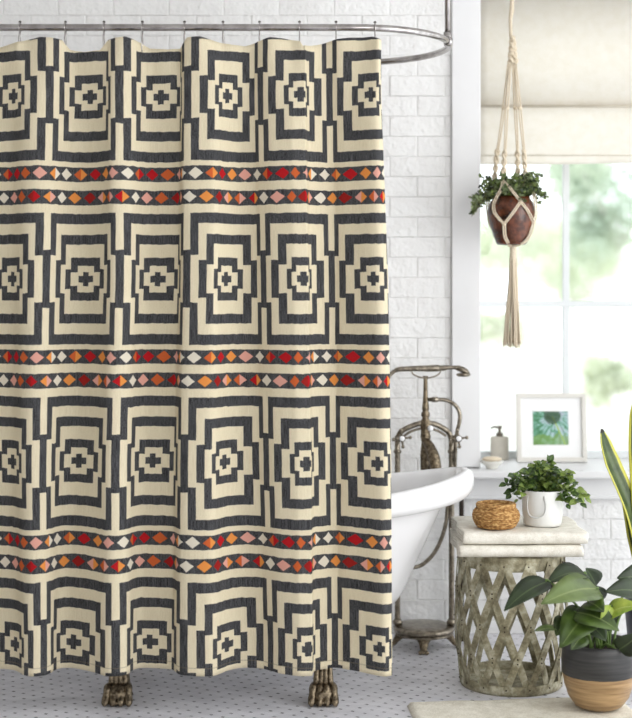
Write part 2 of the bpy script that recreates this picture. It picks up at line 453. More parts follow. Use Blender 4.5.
RV = [(-1.28,-.2),(-.95,1),(-.45,-1),(-.1,-.6),(.38,1),(.93,-1),(1.47,1),(1.93,-1),(2.25,-.55),(2.53,.85),(2.70,1),(3.22,-1),(3.9,.95),(4.03,.9),(4.2,-.15),(4.5,-1),(5.08,1),(5.245,.75)]
dep = pchip([a for a, b in RV], [b for a, b in RV], uq)
xt = [-90,0,20,40,62,70,85,100,108,125,140,150,168,180,187,200,215,232,245,258,270,285,300,303,320,335,350,372,381,400]
yt = [42,46,42,38,40,48.5,51,50,40,38,42,47,49,48,38.5,38,42,44.5,45,41,38,39.5,42,47,43,39,37.5,37.5,41,41]
vs = []; uvs = []; nU = len(uq)
YC = -.03
for j in range(NV+1):
    t_ = j/NV
    py = 37 + t_*(672-37)
    ys = [95, 279, 462, 643]
    sh = np.array([np.interp(py, ys, [shift[y][i] for y in ys]) for i in range(nU)])
    px = base + sh
    z0 = CAM_Z - (py-HY)/S(YC)
    A = np.interp(py, [37, 120, 300, 672], [.018, .034, .042, .048])
    tm = np.interp(py, [37, 110], [1, 0])
    rip = np.sin((uq+.1)*2*PI*1.95)*.010*tm
    yd = YC - dep*A - rip
    if j == 0 or True:
        ytop = np.interp(px, xt, yt) - 37
        zoff = -(ytop/344.4)*max(0, 1-(py-37)/60)**1.0
    x = (px-HX)/FPX*(CAM_D+yd)
    for i in range(nU):
        x_ = x[i]; zz = z0+zoff[i]
        vs.append((x_, yd[i], zz + .0)); uvs.append((uq[i], zz))
fs = []
for j in range(NV):
    for i in range(nU-1):
        a = j*nU+i; fs.append((a, a+nU, a+nU+1, a+1))
m = MB(); m.add(vs, fs, 0, uvs)
cur = m.build('shower_curtain', curtain_mat())
sm = cur.modifiers.new('thick', 'SOLIDIFY'); sm.thickness = .0016; sm.offset = 0
solo(cur, 'cream and charcoal geometric patterned shower curtain with bands of red, orange and pink diamonds', 'shower curtain')

# ---------------------------------------------------------------- shower rod
ZR = 2.001; RX0, RX1, RR = -1.42, .415, .305; RYC = RR
rod = thing('shower_rod', 'brushed metal oval shower rod ring above the patterned curtain', 'shower rod', (-.285, RYC, ZR))
pts = [(x, 0, ZR) for x in np.linspace(RX0+RR, RX1-RR, 24)]
pts += [(RX1-RR+RR*math.sin(a), RYC-RR*math.cos(a), ZR) for a in np.linspace(0, PI, 30)[1:-1]]
pts += [(x, 2*RR, ZR) for x in np.linspace(RX1-RR, RX0+RR, 24)]
pts += [(RX0+RR-RR*math.sin(a), RYC+RR*math.cos(a), ZR) for a in np.linspace(0, PI, 30)[1:-1]]
m = MB(); m.tube(pts, .0102, 14, closed=True); m.build('rod_ring', CHROME, rod)
for sx, yy in ((RX1-.012, .23), (RX0+.012, .38)):
    m = MB(); m.tube([(sx, yy, ZR+.012), (sx, yy, 2.62)], .0085, 14); m.build('ceiling_support', CHROME, rod)
    m = MB(); m.tube([(sx+.0, yy-.02, ZR), (sx+.004, yy+.02, ZR)], .0145, 14); m.tube([(sx, yy, ZR), (sx, yy, ZR+.03)], .0125, 14)
    m.build('support_fitting', CHROME, rod)
# ---------------------------------------------------------------- curtain rings
HKX = [20, 65.5, 104, 142.5, 184.5, 223, 259.5, 299.5, 336, 375]
WORD = ['first', 'second', 'third', 'fourth', 'fifth', 'sixth', 'seventh', 'eighth', 'ninth', 'last']
proto = None
for i, px in enumerate(HKX):
    x = (px-HX)/S(0)
    jx = int(np.argmin(abs(base+shift[95]-px)))
    yy = 0
    if px > 350:
        rx = x-(RX1-RR)
        if rx > 0: yy = RYC-math.sqrt(RR*RR-rx*rx)
    if proto is None:
        proto = thing('curtain_ring', '', 'curtain ring', (x, yy, ZR), 'metal rings holding the curtain on the rod')
        o_ = Vector((x, 0, ZR))
        m = MB(); path = [Vector((0, .0155*math.sin(a), .0155*math.cos(a)))+o_ for a in np.linspace(-2.6, 2.6, 22)]
        path = [Vector((0, -.012, -.075))+o_, Vector((0, -.018, -.04))+o_] + path + [Vector((0, .008, -.04))+o_, Vector((0, -.002, -.068))+o_, Vector((0,-.014,-.075))+o_]
        m.tube(smooth_path(path, 3), .0016, 8); m.build('wire', CHROME, proto)
        m = MB(); m.ball(o_+Vector((0,0,.0165)), (.0042,.0042,.0036)); m.build('roller', DARKPIPE, proto)
        ring = proto
    else:
        ring = proto.copy(); COL.objects.link(ring)
        ring.location = (x, yy, ZR)
        for ch in list(proto.children):
            c = ch.copy(); COL.objects.link(c); c.parent = ring; c.matrix_parent_inverse = ch.matrix_parent_inverse.copy()
    if i < 9: ring['label'] = 'small metal curtain ring on the rod, %s from the photo\'s left edge' % WORD[i]
    else: ring['label'] = 'rightmost small metal curtain ring, where the rod begins to bend'

# ---------------------------------------------------------------- bathtub
TX, TY = -.285, .405
tub = thing('bathtub', 'white enamel slipper bathtub on metal claw feet behind the curtain', 'bathtub', (TX, TY, 0))
prof_o = [(.001,.001,.125),(.28,.105,.126),(.38,.15,.14),(.46,.185,.18),(.535,.215,.245),(.562,.228,.275),(.593,.242,.347),(.645,.26,.446),(.688,.273,.530),
          (.703,.279,.545),(.730,.296,.534),(.762,.318,.536),(.782,.331,.549),(.790,.336,.570),(.787,.333,.592),(.772,.322,.603),(.750,.306,.606),(.728,.290,.600)]
prof_i = [(.728,.290,.600),(.712,.278,.584),(.700,.268,.555),(.655,.25,.47),(.60,.232,.36),(.54,.208,.27),(.44,.168,.215),(.28,.105,.195),(.001,.001,.19)]
def tub_mesh(prof, name):
    m = MB(); n = 96; vs = []; fs = []
    for (a, b, z) in prof:
        for i in range(n):
            q = 2*PI*i/n; e = 2/2.25
            cx = math.copysign(abs(math.cos(q))**e, math.cos(q)); sy = math.copysign(abs(math.sin(q))**e, math.sin(q))
            up = .075*(abs(a*cx)/.79)**2.9*(z/.60)**3
            vs.append((TX+a*cx, TY+b*sy, z+up))
    for k in range(len(prof)-1):
        for i in range(n):
            j = (i+1) % n; fs.append((k*n+i, k*n+j, (k+1)*n+j, (k+1)*n+i))
    m.add(vs, fs); return m
body = tub_mesh(prof_o+prof_i[1:], 'tub_shell').build('tub_shell', PORC, tub)
s2 = body.modifiers.new('sub', 'SUBSURF'); s2.levels = 1; s2.render_levels = 1
def foot(sx, sy):
    m = MB(); x = TX+sx*.307; d = sy            # d=-1 faces the viewer
    yb = TY + d*.285
    def q(dx, dy, z): return Vector((x+dx, yb - d*dy, z))
    m.tube(smooth_path([q(-sx*.01, .12, .215), q(0, .07, .165), q(0, .045, .11), q(0, .045, .06), q(0, .038, .035)], 6),
           lerp_list([.05, .038, .027, .031, .038], 25), 18)
    for k in (-1.5, -.5, .5, 1.5):                # flutes of the shank, toes and claws
        m.tube(smooth_path([q(k*.014, .055, .15), q(k*.013, .022, .11), q(k*.014, .010, .06)], 4), lerp_list([.007, .008, .010], 9), 8)
        m.tube(smooth_path([q(k*.018, .03, .052), q(k*.020, .004, .049), q(k*.0215, -.008, .036), q(k*.0225, -.014, .022), q(k*.0235, -.024, .012), q(k*.024, -.030, .004)], 4),
               lerp_list([.011, .0135, .0105, .0125, .011, .004], 21), 10)
    m.ball(q(0, .012, .030), (.044, .036, .026)); m.ball(q(0, .006, .012), (.045, .036, .012))
    m.build('claw_foot', CLAW, tub)
for sx in (-1, 1):
    for sy in (-1, 1): foot(sx, sy)

# ---------------------------------------------------------------- freestanding tub filler
FY = .835; sf = S(FY)
def F(px, py, dy=0): return P(px, py, FY+dy)
fx = F(425.5, 0).x
fil = thing('tub_filler', 'antique metal freestanding tub filler with hand shower behind the white bathtub', 'faucet', (fx, FY, 0))
m = MB()
plx = (424.0-HX)/sf
m.lathe([(.085,.052),(.104,.056),(.108,.064),(.104,.072),(.09,.076),(.05,.078),(.01,.078)], (plx, FY, 0), 40)
m.lathe([(.100,.046),(.104,.05),(.100,.054)], (plx, FY, 0), 60, fn=lambda a, z, r: .003*math.sin(a*30))
m.build('base_plate', BRONZE, fil)
for a in (-95, -5, 85, 185):
    a = math.radians(a); dx, dy = math.cos(a), math.sin(a)
    m = MB()
    pp = [Vector((plx+dx*r, FY+dy*r, z)) for r, z in ((.05,.05),(.08,.046),(.095,.03),(.106,.015),(.118,.008))]
    m.tube(smooth_path(pp, 5), lerp_list([.03, .026, .016, .012, .008], 21), 12, flatten=.7)
    for k in (-1, 0, 1): m.ball(pp[-1]+Vector((-dy*k*.011, dx*k*.011, -.001)), (.008, .008, .007))
    m.build('foot', CLAW, fil)
LX, RX_ = (397.5-HX)/sf, (451.5-HX)/sf
zt = F(0, 436).z
for x in (LX, RX_):
    m = MB(); m.tube([(x, FY, .07), (x, FY, .09), (x, FY, zt-.05), (x, FY, zt)], [.0105, .0098, .0098, .0098], 14)
    m.lathe([(.016,0),(.017,.01),(.012,.018)], (x, FY, .078), 20); m.lathe([(.012,0),(.014,.006),(.012,.012)], (x, FY, zt-.06), 20)
    m.build('supply_leg', BRONZE, fil)
m = MB()
arch = [F(397.5, 440), F(400, 433), F(407, 428), F(418, 424), F(426, 423), F(434, 424), F(443, 428), F(449, 433), F(451.5, 440)]
m.tube(smooth_path(arch, 5), .0095, 14); m.tube(smooth_path([F(404,436), F(412,431), F(425.5,428), F(438,431), F(446,436)], 5), .0045, 10)
m.build('arch', BRONZE, fil)
m = MB()
col = [(.010,376),(.007,380),(.008,392),(.010,402),(.013,409),(.010,411),(.015,413),(.015,416),(.011,418),(.017,421),(.018,426),(.014,432),(.017,436),(.014,442),(.015,448),(.017,455),(.017,462),(.015,470)]
m.lathe([(r, F(0, y).z) for r, y in reversed(col)], (fx, FY, 0), 28, fn=lambda a, z, r: .0022*math.sin(a*6+z*210)+.0012*math.sin(a*11-z*90) if z < .78 else 0)
m.build('centre_column', CLAW, fil)
m = MB()
m.tube(smooth_path([Vector((fx, FY, F(0,440).z)), Vector((fx+.014, FY-.04, F(0,447).z)), Vector((fx+.024, FY-.068, F(0,455).z)), Vector((fx+.030, FY-.09, F(0,467).z))], 6), lerp_list([.014,.018,.020,.019],19), 16)
for k, (yy, rr_) in enumerate(((444,.010),(450,.011),(457,.012),(463,.011))): m.ball((fx+.004+.004*k, FY-.03-.014*k, F(0,yy).z), rr_)
m.build('spout', CLAW, fil)
m = MB(); m.tube(smooth_path([F(411,369,-.01), F(413,374,-.01), F(419,377,-.01), F(426,378,-.01), F(433,377,-.01), F(439,374,-.01), F(441,369,-.01)], 5), .0028, 8); m.build('cradle', BRONZE, fil)
m = MB()
hs = [F(395,370.5,-.01), F(398,369.5,-.01), F(402,369,-.01), F(414,368.6,-.01), F(430,368.4,-.01), F(438,368.2,-.01), F(441,368,-.01), F(443,368,-.01), F(449,367.5,-.01), F(455,367.5,-.01), F(459,368.3,-.01)]
m.tube(hs, [.0075,.0085,.009,.0095,.0115,.012,.008,.0105,.007,.007,.011], 16); m.build('hand_shower_handle', BRONZE, fil)
m = MB()
m.tube([F(457,367.5,-.01), F(462,369.5,-.01), F(466,371.8,-.01), F(469,374.0,-.01)], [.010,.015,.0145,.008], 18, flatten=.75)
m.lathe([(.016,0),(.024,.004),(.026,.009),(.02,.012)], (F(463.5,0,-.01).x, FY-.01, F(0,376.5).z), 24); m.build('shower_head', BRONZE, fil)
m = MB(); m.tube([F(428,399.5), F(432,399.5), F(432.1,399.5), F(438,399.5), F(438.1,399.5), F(441,399.5)], [.007,.007,.0095,.0095,.007,.007], 12); m.build('hose_outlet', BRONZE, fil)
m = MB()
hp = [F(440,399.5), F(447,400.5), F(455,405), F(459.5,413), F(459.5,422), F(457,432), F(455.5,445,-.03), F(454.5,470,-.0), F(452,490), F(448,505), F(446,522), F(442,537), F(436,550), F(428,560), F(418,566.5), F(405,566), F(393,555), F(385,530), F(383,480), F(383,430), F(384,395), F(388,378,-.01), F(395,370.5,-.01)]
hp = smooth_path(hp, 9)
m.tube(hp, [.0068+.0006*(k % 2) for k in range(len(hp))], 10); m.build('hose', BRONZE, fil)
def cross_handle(cx, cy, stem_from):
    c = F(cx, cy, -.05)
    m = MB(); m.tube([Vector((c.x, FY, c.z)), Vector((c.x, FY-.045, c.z))], [.011, .009], 12)
    m.tube([stem_from, Vector((c.x, FY, c.z))], .010, 12)
    m.tube([c+Vector((0,.008,0)), c+Vector((0,-.004,0))], .0125, 16)
    for k in range(4):
        a = k*PI/2+.12; d = Vector((math.cos(a), 0, math.sin(a)))
        m.tube([c+d*.008, c+d*.024], [.0045, .0035], 8); m.ball(c+d*.029, .0062)
    h = m.build('cross_handle', BRONZE, fil)
    m = MB(); m.ball(c+Vector((0,-.005,0)), (.0095,.004,.0095)); b = m.build('porcelain_button', PORC, h)

cross_handle(402, 438.5, F(398, 438.5)); cross_handle(458.5, 438.5, F(452, 438.5))
m = MB(); m.tube([F(430.5,428.5), F(430.5,428.5,-.028)], .006, 10); m.ball(F(430.5,428.5,-.034), .0105); m.build('porcelain_knob', PORC, fil)
m = MB(); m.tube([P(461.5, 480, .93).xyz*1, (P(461.5,480,.93).x, .93, 0)], .0085, 12); m.lathe([(.022,0),(.022,.006),(.012,.012)], (P(461.5,480,.93).x, .93, 0), 20)
solo(m.build('water_pipe', DARKPIPE), 'dark upright water pipe standing between the bathtub end and the lattice stool', 'pipe')

# ---------------------------------------------------------------- lattice stool
SX, SY = (511-HX)/S(.36), .36
stool = thing('lattice_stool', 'round weathered metal garden stool with open riveted lattice sides', 'stool', (SX, SY, 0))
def SR(z): return .160 + .016*math.sin(PI*min(1, max(0, z/.42)))**.9 - .006*(1-z/.42)
m = MB(); m.lathe([(.150,.380),(.1615,.380),(.1635,.385),(.164,.418),(.160,.424),(.12,.427),(.001,.428),(.001,.420),(.15,.415)], (SX, SY, 0), 56, close=False); m.build('seat_top', VERD, stool)
m = MB(); m.lathe([(.145,.0),(.158,.0),(.161,.006),(.162,.028),(.160,.032),(.157,.028),(.155,.012),(.05,.010),(.001,.010)], (SX, SY, 0), 56, close=False); m.build('base_ring', VERD, stool)
NS = 14
for d in (1, -1):
    for k in range(NS):
        m = MB(); a0 = 2*PI*(k)/NS - .02; n = 22; vs = []
        off = .0025 if d > 0 else -.0015
        wd = .0108
        for i in range(n+1):
            z = .012+(.405-.012)*i/n; a = a0 + d*(2*PI*2/NS)*(i/n-.5)
            r = SR(z)+off; slope = (2*PI*2/NS*r)/.39
            L = math.hypot(1, slope); da = wd/L; dz = -d*wd*slope/L     # across the strip
            for e in (-1, 1):
                ang = a + e*da/r; zz = z + e*dz
                zz = min(max(zz, .012), .412)
                for t_ in (0, .0028): vs.append((SX+(r+t_)*math.cos(ang), SY+(r+t_)*math.sin(ang), zz))
        fs = []
        for i in range(n):
            a = i*4; b = a+4
            fs += [(a+1, a+3, b+3, b+1), (a, b, b+2, a+2), (a, a+1, b+1, b), (a+2, b+2, b+3, a+3)]
        fs += [(0, 2, 3, 1), (n*4, n*4+1, n*4+3, n*4+2)]
        m.add(vs, fs, 0, flat=True)
        if d > 0:
            for q in (.02, .25, .5, .75, .98):
                z = .012+.393*q; a = a0 + d*(2*PI*2/NS)*(q-.5); r = SR(z)+off+.003
                for dzz in ((-.007, .007) if .1 < q < .9 else (0,)):
                    m.ball((SX+r*math.cos(a), SY+r*math.sin(a), z+dzz), .0026, 1, 6, 4)
        m.build('lattice_strip', [VERD, RIVET], stool)

# ---------------------------------------------------------------- towels
def towel(z0, x0, x1, y0, y1, label, seed):
    rr = random.Random(seed); ph = [rr.uniform(0, 6) for _ in range(6)]
    H = .0365; th = .0085
    root = thing('folded_towel', label, 'towel', ((x0+x1)/2, (y0+y1)/2, z0), 'folded cream towels on the lattice stool')
    m = MB()
    for (o, hh) in ((0, H), (th*1.08, H-2*th*1.08)):
        path = [(y1-o*.4, o), (y0+hh/2+o, o)]
        path = []
        for i in range(9): path.append((y1 + (y0+H/2+.0 - y1)*i/8, o+th/2))
        for i in range(1, 12):
            a = PI*i/12; rad = (hh-th)/2
            path.append((y0+H/2 - rad*1.15*math.sin(a), H/2 - rad*math.cos(a)))
        for i in range(9): path.append((y0+H/2 + (y1-y0-H/2)*i/8, H-o-th/2))
        nx = 60; n = len(path); vs = []
        for side in (1, -1):
            for i in range(nx+1):
                x = x0+(x1-x0)*i/nx; e = 2*i/nx-1
                for k, (y, z) in enumerate(path):
                    k0, k1 = max(k-1, 0), min(k+1, n-1)
                    ty, tz = path[k1][0]-path[k0][0], path[k1][1]-path[k0][1]; L = math.hypot(ty, tz) or 1
                    ny, nz = tz/L, -ty/L
                    wv = .0011*math.sin(x*23+ph[0]+y*9)+.0006*math.sin(x*61+ph[1]+z*40)-.0006
                    w2 = .003*math.sin(x*9+ph[2])+.0008*math.sin(x*37+ph[3]+z*60)
                    endp = 1-.35*abs(e)**14
                    xx = x + .006*math.sin(y*31+z*25+ph[4])*abs(e)**4*.7
                    zz = z + side*nz*th/2*endp
                    vs.append((xx, y+side*ny*th/2*endp + w2*(1 if y < y0+.06 else .3), z0+max(.0005, zz+wv*zz/H)))
        q = (nx+1)*n; fs = []
        for i in range(nx):
            for k in range(n-1):
                a = i*n+k; fs.append((a, a+1, a+n+1, a+n)); b = q+a; fs.append((b, b+n, b+n+1, b+1))
        for i in range(nx):
            for k in (0, n-1):
                a = i*n+k; fs.append((a, a+n, q+a+n, q+a) if k == 0 else (a, q+a, q+a+n, a+n))
        for k in range(n-1):
            a = k; fs.append((a, q+a, q+a+1, a+1)); a = nx*n+k; fs.append((a, a+1, q+a+1, q+a))
        m.add(vs, fs)
    m.build('terry_fold', TOWEL, root); return root
ZS = .4285
towel(ZS, .436, .812, .175, .53, 'lower of two folded cream towels, lying directly on the lattice stool', 3)
towel(ZS+.0384, .446, .826, .182, .525, 'upper folded cream towel, carrying the woven basket and white pot', 9)
ZT = ZS+.0384+.0378

# ---------------------------------------------------------------- woven basket
BX, BY = (496-HX)/S(.285), .285
bk = thing('woven_basket', 'small round woven seagrass basket on the upper cream towel', 'basket', (BX, BY, ZT))
m = MB(); pr = []
shape = [(0, .054), (.006, .061), (.025, .071), (.040, .0725), (.054, .068), (.061, .060)]
nz = 66
for i in range(nz+1):
    z = .061*i/nz; r = float(np.interp(z, [a for a, b in shape], [b for a, b in shape])); pr.append((r, z))
def weave(a, z, r):
    row = z/.0061; return .0024*abs(math.sin(row*PI))*(1+.6*math.sin(a*30+(int(row) % 2)*PI)) - .0012
m.lathe(pr, (BX, BY, ZT), 150, fn=weave)
m.build('basket_body', WOVEN, bk)
m = MB(); pr = [(.055,.057),(.060,.061),(.061,.066),(.0615,.072),(.058,.077),(.05,.076),(.049,.066),(.03,.063),(.001,.063)]
m.lathe(pr, (BX, BY, ZT), 150, fn=lambda a, z, r: .0014*math.sin(a*34+z*300) if r > .045 else 0, close=False); m.build('basket_rim', WOVEN, bk)

# ---------------------------------------------------------------- plant in the white pot
WXc, WYc = (542.5-HX)/S(.33), .33
wp = thing('potted_herb', 'leafy green plant in a white pot beside the woven basket', 'potted plant', (WXc, WYc, ZT))
m = MB(); m.lathe([(.052,0),(.057,.002),(.0605,.01),(.0635,.05),(.0645,.10),(.066,.108),(.0655,.112),(.061,.111),(.059,.10),(.058,.09),(.001,.09)], (WXc, WYc, ZT), 48, close=False)
m.build('pot', WHITECERAM, wp)
m = MB(); hb = Vector((WXc-.030, WYc-.0575, ZT))
m.tube(smooth_path([hb+Vector(q) for q in ((-.024,.0,.098),(-.028,-.008,.07),(-.022,-.012,.042),(0,-.014,.033),(.022,-.012,.042),(.028,-.014,.07),(.024,-.006,.098))], 6), .0022, 8)
m.build('pot_handle', simple('grey_handle_glaze', srgb(186,186,182), .3), wp)
m = MB(); m.lathe([(.058,.090),(.03,.096),(.001,.097)], (WXc, WYc, ZT), 24, close=False); m.build('soil', SOIL, wp)
ml = MB(); ms = MB(); rr = random.Random(5)
tips = [(508,484),(512,494),(515,476),(521,482),(519,499),(527,473),(534,467),(541,466),(548,463),(552,470),(557,477),(563,481),(568,474),(571,483),(570,492),(562,499),(556,504),(566,503),(577,497),(584,498),(579,503),(546,482),(536,480),(528,488),(540,490),(553,489),(532,496),(559,490),(524,492),(547,475),(551,496),(517,488)]
for (tx, ty) in tips:
    Yt = WYc + rr.uniform(-.085, .05)
    tip = P(tx, ty, Yt); b0 = Vector((WXc+rr.uniform(-.03, .03), WYc+rr.uniform(-.03, .03), ZT+.09))
    mid = (b0+tip)/2 + Vector((0, 0, .035))
    path = smooth_path([b0, mid, tip], 7); ms.tube(path, lerp_list([.0016, .0008], len(path)), 6)
    for k in range(4, len(path)):
        q = path[k]
        if q.z < ZT+.098 and (Vector((q.x-WXc, q.y-WYc, 0))).length < .065: continue
        for e in ((-1, 1) if k < len(path)-1 else (0, -1, 1)):
            d = Vector((rr.uniform(-1, 1)+e*.6, rr.uniform(-1, .4), rr.uniform(-.35, .55))).normalized() if e else (tip-mid).normalized()
            L = rr.uniform(.020, .033)*(1 if k > 6 else .85)
            tb = q+d*L
            ml.leaf(q+d*.003, tb, L*rr.uniform(.58, .74), Vector((rr.uniform(-.5, .5), -.6, .8)), mi=(1 if rr.random() < .2+.5*(q.x-WXc+.12)/.25 else 0), cup=.25, bend=.1, n=5)
ml.build('foliage', [LEAF_MID, LEAF_LIGHT], wp, kind='stuff'); ms.build('stems', STEM, wp)

# ---------------------------------------------------------------- window sill things
ZSL = .6025
FYp = YW+.165
def Q(px, py, Y): return P(px, py, Y)
fw = (587-517)/S(FYp); fcx = (552-HX)/S(FYp); fz = ZSL
pf = thing('picture_frame', 'square white picture frame with green leaf print on the window sill', 'picture frame', (fcx, FYp, fz))
tilt = math.radians(7)
def ft(o):   # lean the frame back about its bottom edge
    o.matrix_parent_inverse = Matrix.Translation(-pf.location); return o
def lean(mb):
    mb.v = [(x, FYp+(y-FYp)*math.cos(tilt)+(z-fz)*math.sin(tilt), fz+(z-fz)*math.cos(tilt)-(y-FYp)*math.sin(tilt)) for x, y, z in mb.v]; return mb
hh = (462-394)/S(FYp)+.002; b_ = .0165; x0, x1 = fcx-fw/2, fcx+fw/2; fz += .002
m = MB(); yf0, yf1 = FYp-.012, FYp+.012
m.box(x0, x1, yf0, yf1, fz, fz+b_, .0015); m.box(x0, x1, yf0, yf1, fz+hh-b_, fz+hh, .0015)
m.box(x0, x0+b_, yf0, yf1, fz+b_, fz+hh-b_, .0015); m.box(x1-b_, x1, yf0, yf1, fz+b_, fz+hh-b_, .0015)
m.box(x0+.005, x1-.005, yf1-.004, yf1+.002, fz+.005, fz+hh-.005)
lean(m).build('frame', simple('white_frame_paint', srgb(214,211,204), .4, var=.01), pf)
m = MB(); m.box(x0+b_-.001, x1-b_+.001, FYp-.002, FYp+.003, fz+b_-.001, fz+hh-b_+.001); lean(m).build('mat_board', simple('white_mat_board', srgb(240,240,240), .8, var=.005), pf)
t = NT('leaf_print', .5); u = t.uv(); sx = t.new('ShaderNodeSeparateXYZ'); t.l.new(u, sx.inputs[0])
dx = t.M('SUBTRACT', sx.outputs[0], .55); dy = t.M('SUBTRACT', sx.outputs[1], .86)
ang = t.M('ARCTAN2', dx, t.M('MULTIPLY', dy, -1)); rad = t.M('SQRT', t.M('ADD', t.M('MULTIPLY', dx, dx), t.M('MULTIPLY', dy, dy)))
ray = t.M('SINE', t.M('ADD', t.M('MULTIPLY', ang, 26), t.M('MULTIPLY', rad, 9)))
n1 = t.noise(u, 4.5, 4, .6, .8)
c = t.ramp(t.M('ADD', n1, t.M('MULTIPLY', sx.outputs[0], .18)), [(.36, srgb(22,84,52)), (.50, srgb(84,146,112)), (.62, srgb(150,190,186)), (.78, srgb(182,188,206))])
c = t.mix(t.M('MULTIPLY', t.M('GREATER_THAN', ray, .3), .5), c, srgb(34,100,52))
low = t.M('MULTIPLY', t.M('LESS_THAN', t.M('ADD', sx.outputs[1], t.M('MULTIPLY', n1, .7)), .62), .6); c = t.mix(low, c, srgb(120,156,62))
st = t.M('LESS_THAN', t.M('ABSOLUTE', t.M('SUBTRACT', dx, t.M('MULTIPLY', dy, -.42))), .022); st = t.M('MULTIPLY', st, t.M('LESS_THAN', dy, 0.0)); c = t.mix(st, c, srgb(150,180,84))
hd = t.M('LESS_THAN', t.M('ADD', rad, t.M('MULTIPLY', t.noise(u, 20, 2), .12)), .30); c = t.mix(t.M('MULTIPLY', hd, .85), c, srgb(30,60,26))
t.color(c)
m = MB(); a0, a1 = P(533.5, 0, FYp).x, P(569, 0, FYp).x; zb, zt_ = fz+(462-445)/S(FYp), fz+(462-411.5)/S(FYp)
yy = FYp-.0026
m.add([(a0, yy, zb), (a1, yy, zb), (a1, yy, zt_), (a0, yy, zt_), (a0, FYp, zb), (a1, FYp, zb), (a1, FYp, zt_), (a0, FYp, zt_)],
      [(0,1,2,3), (0,4,5,1), (1,5,6,2), (2,6,7,3), (3,7,4,0)], 0, [(0,0),(1,0),(1,1),(0,1)]*2, flat=True)
lean(m).build('print', t.m, pf)
m = MB(); m.box(fcx-.03, fcx+.03, FYp+.016, FYp+.07, ZSL+.0005, ZSL+.004); 
m.tube([(fcx, FYp+.065, ZSL+.004), (fcx, FYp+.030, ZSL+.15)], .006, 8); m.build('back_stand', simple('grey_board', srgb(150,148,144)), pf)

# soap dispenser
DYs = YW+.262; dxc = (499.5-HX)/S(DYs)
sd = thing('soap_dispenser', 'beige stone soap dispenser with dark pump on the window sill', 'soap dispenser', (dxc, DYs, ZSL))
hb_ = (459-436)/S(DYs)
m = MB(); m.lathe([(.030,0),(.034,.002),(.0345,.006),(.0345,hb_-.006),(.032,hb_),(.014,hb_+.002),(.001,hb_+.002)], (dxc, DYs, ZSL), 36); m.build('bottle', STONE, sd)
m = MB(); zz = ZSL+hb_; m.lathe([(.013,0),(.013,.014),(.006,.016),(.005,.030),(.009,.031),(.009,.040),(.002,.042)], (dxc, DYs, zz), 20)
m.tube([(dxc, DYs, zz+.035), (dxc-.02, DYs, zz+.037), (dxc-.034, DYs, zz+.032)], [.005, .004, .003], 8); m.build('pump', PUMP, sd)
# soap dish and soap
SYs = YW-.03; sxc = (492-HX)/S(SYs)
m = MB(); m.lathe([(.016,0),(.020,.002),(.021,.006),(.023,.011),(.036,.020),(.041,.028),(.040,.030),(.034,.025),(.018,.021),(.001,.020)], (sxc, SYs, ZSL), 36, close=False, ax=1.05, ay=.85)
solo(m.build('soap_dish', SOAPDISH), 'small ivory footed soap dish at the front of the sill', 'soap dish')
m = MB(); m.ball((sxc, SYs, ZSL+.0345), (.036, .026, .0105), 0, 28, 12); solo(m.build('soap_bar', SOAP), 'oval cream soap bar lying in the ivory dish', 'soap')

# ---------------------------------------------------------------- roman shade
HYs = YW+.03
def Zs(py): return P(0, py, HYs).z
rs = thing('roman_shade', 'cream linen roman shade covering the top of the window', 'window shade', (1.18, HYs, 2.3))
def sheet(zs, ys, mat, name, x0=WX0+.004, x1=WX1-.004, th=.003):
    m = MB(); n = 40; vs = []
    for side in (0, 1):
        for z, y in zip(zs, ys):
            for i in range(n+1):
                x = x0+(x1-x0)*i/n; vs.append((x, y+side*th+.0012*math.sin(x*9+z*5), z+.004*math.sin(x*5+1.0)*(1 if z < 1.8 else 0)))
    r = len(zs); N = n+1; fs = []
    for k in range(r-1):
        for i in range(n):
            a = k*N+i; fs.append((a, a+1, a+N+1, a+N)); b = r*N+a; fs.append((b, b+N, b+N+1, b+1))
    for i in range(n):
        fs.append((i, r*N+i, r*N+i+1, i+1)); a = (r-1)*N+i; fs.append((a, a+1, r*N+a+1, r*N+a))
    for k in range(r-1):
        a = k*N; fs.append((a, a+N, r*N+a+N, r*N+a)); a = k*N+n; fs.append((a, r*N+a, r*N+a+N, a+N))
    m.add(vs, fs); return m.build(name, mat, rs)
sheet([2.33, 2.1, Zs(108)], [HYs, HYs-.001, HYs-.004], SHADE, 'upper_panel')
sheet([Zs(100), Zs(120), Zs(145), Zs(155), Zs(159), Zs(163.5)], [HYs+.012, HYs+.008, HYs+.004, HYs, HYs, HYs+.001], SHADE, 'lower_fold')
m = MB(); m.tube([(WX0+.004, HYs-.006, Zs(106)), (WX1-.004, HYs-.006, Zs(106))], .0036, 8); m.build('batten_seam', SHADE_SEAM, rs)
m = MB(); m.tube([(WX0+.004, HYs-.0035, Zs(156)+.002), (WX1-.004, HYs-.0035, Zs(156)+.002)], .002, 6); m.build('hem_seam', SHADE_SEAM, rs)
m = MB(); m.box(WX0+.004, WX1-.004, HYs-.005, HYs+.03, 2.315, 2.355, .003); m.build('head_rail', TRIM, rs)

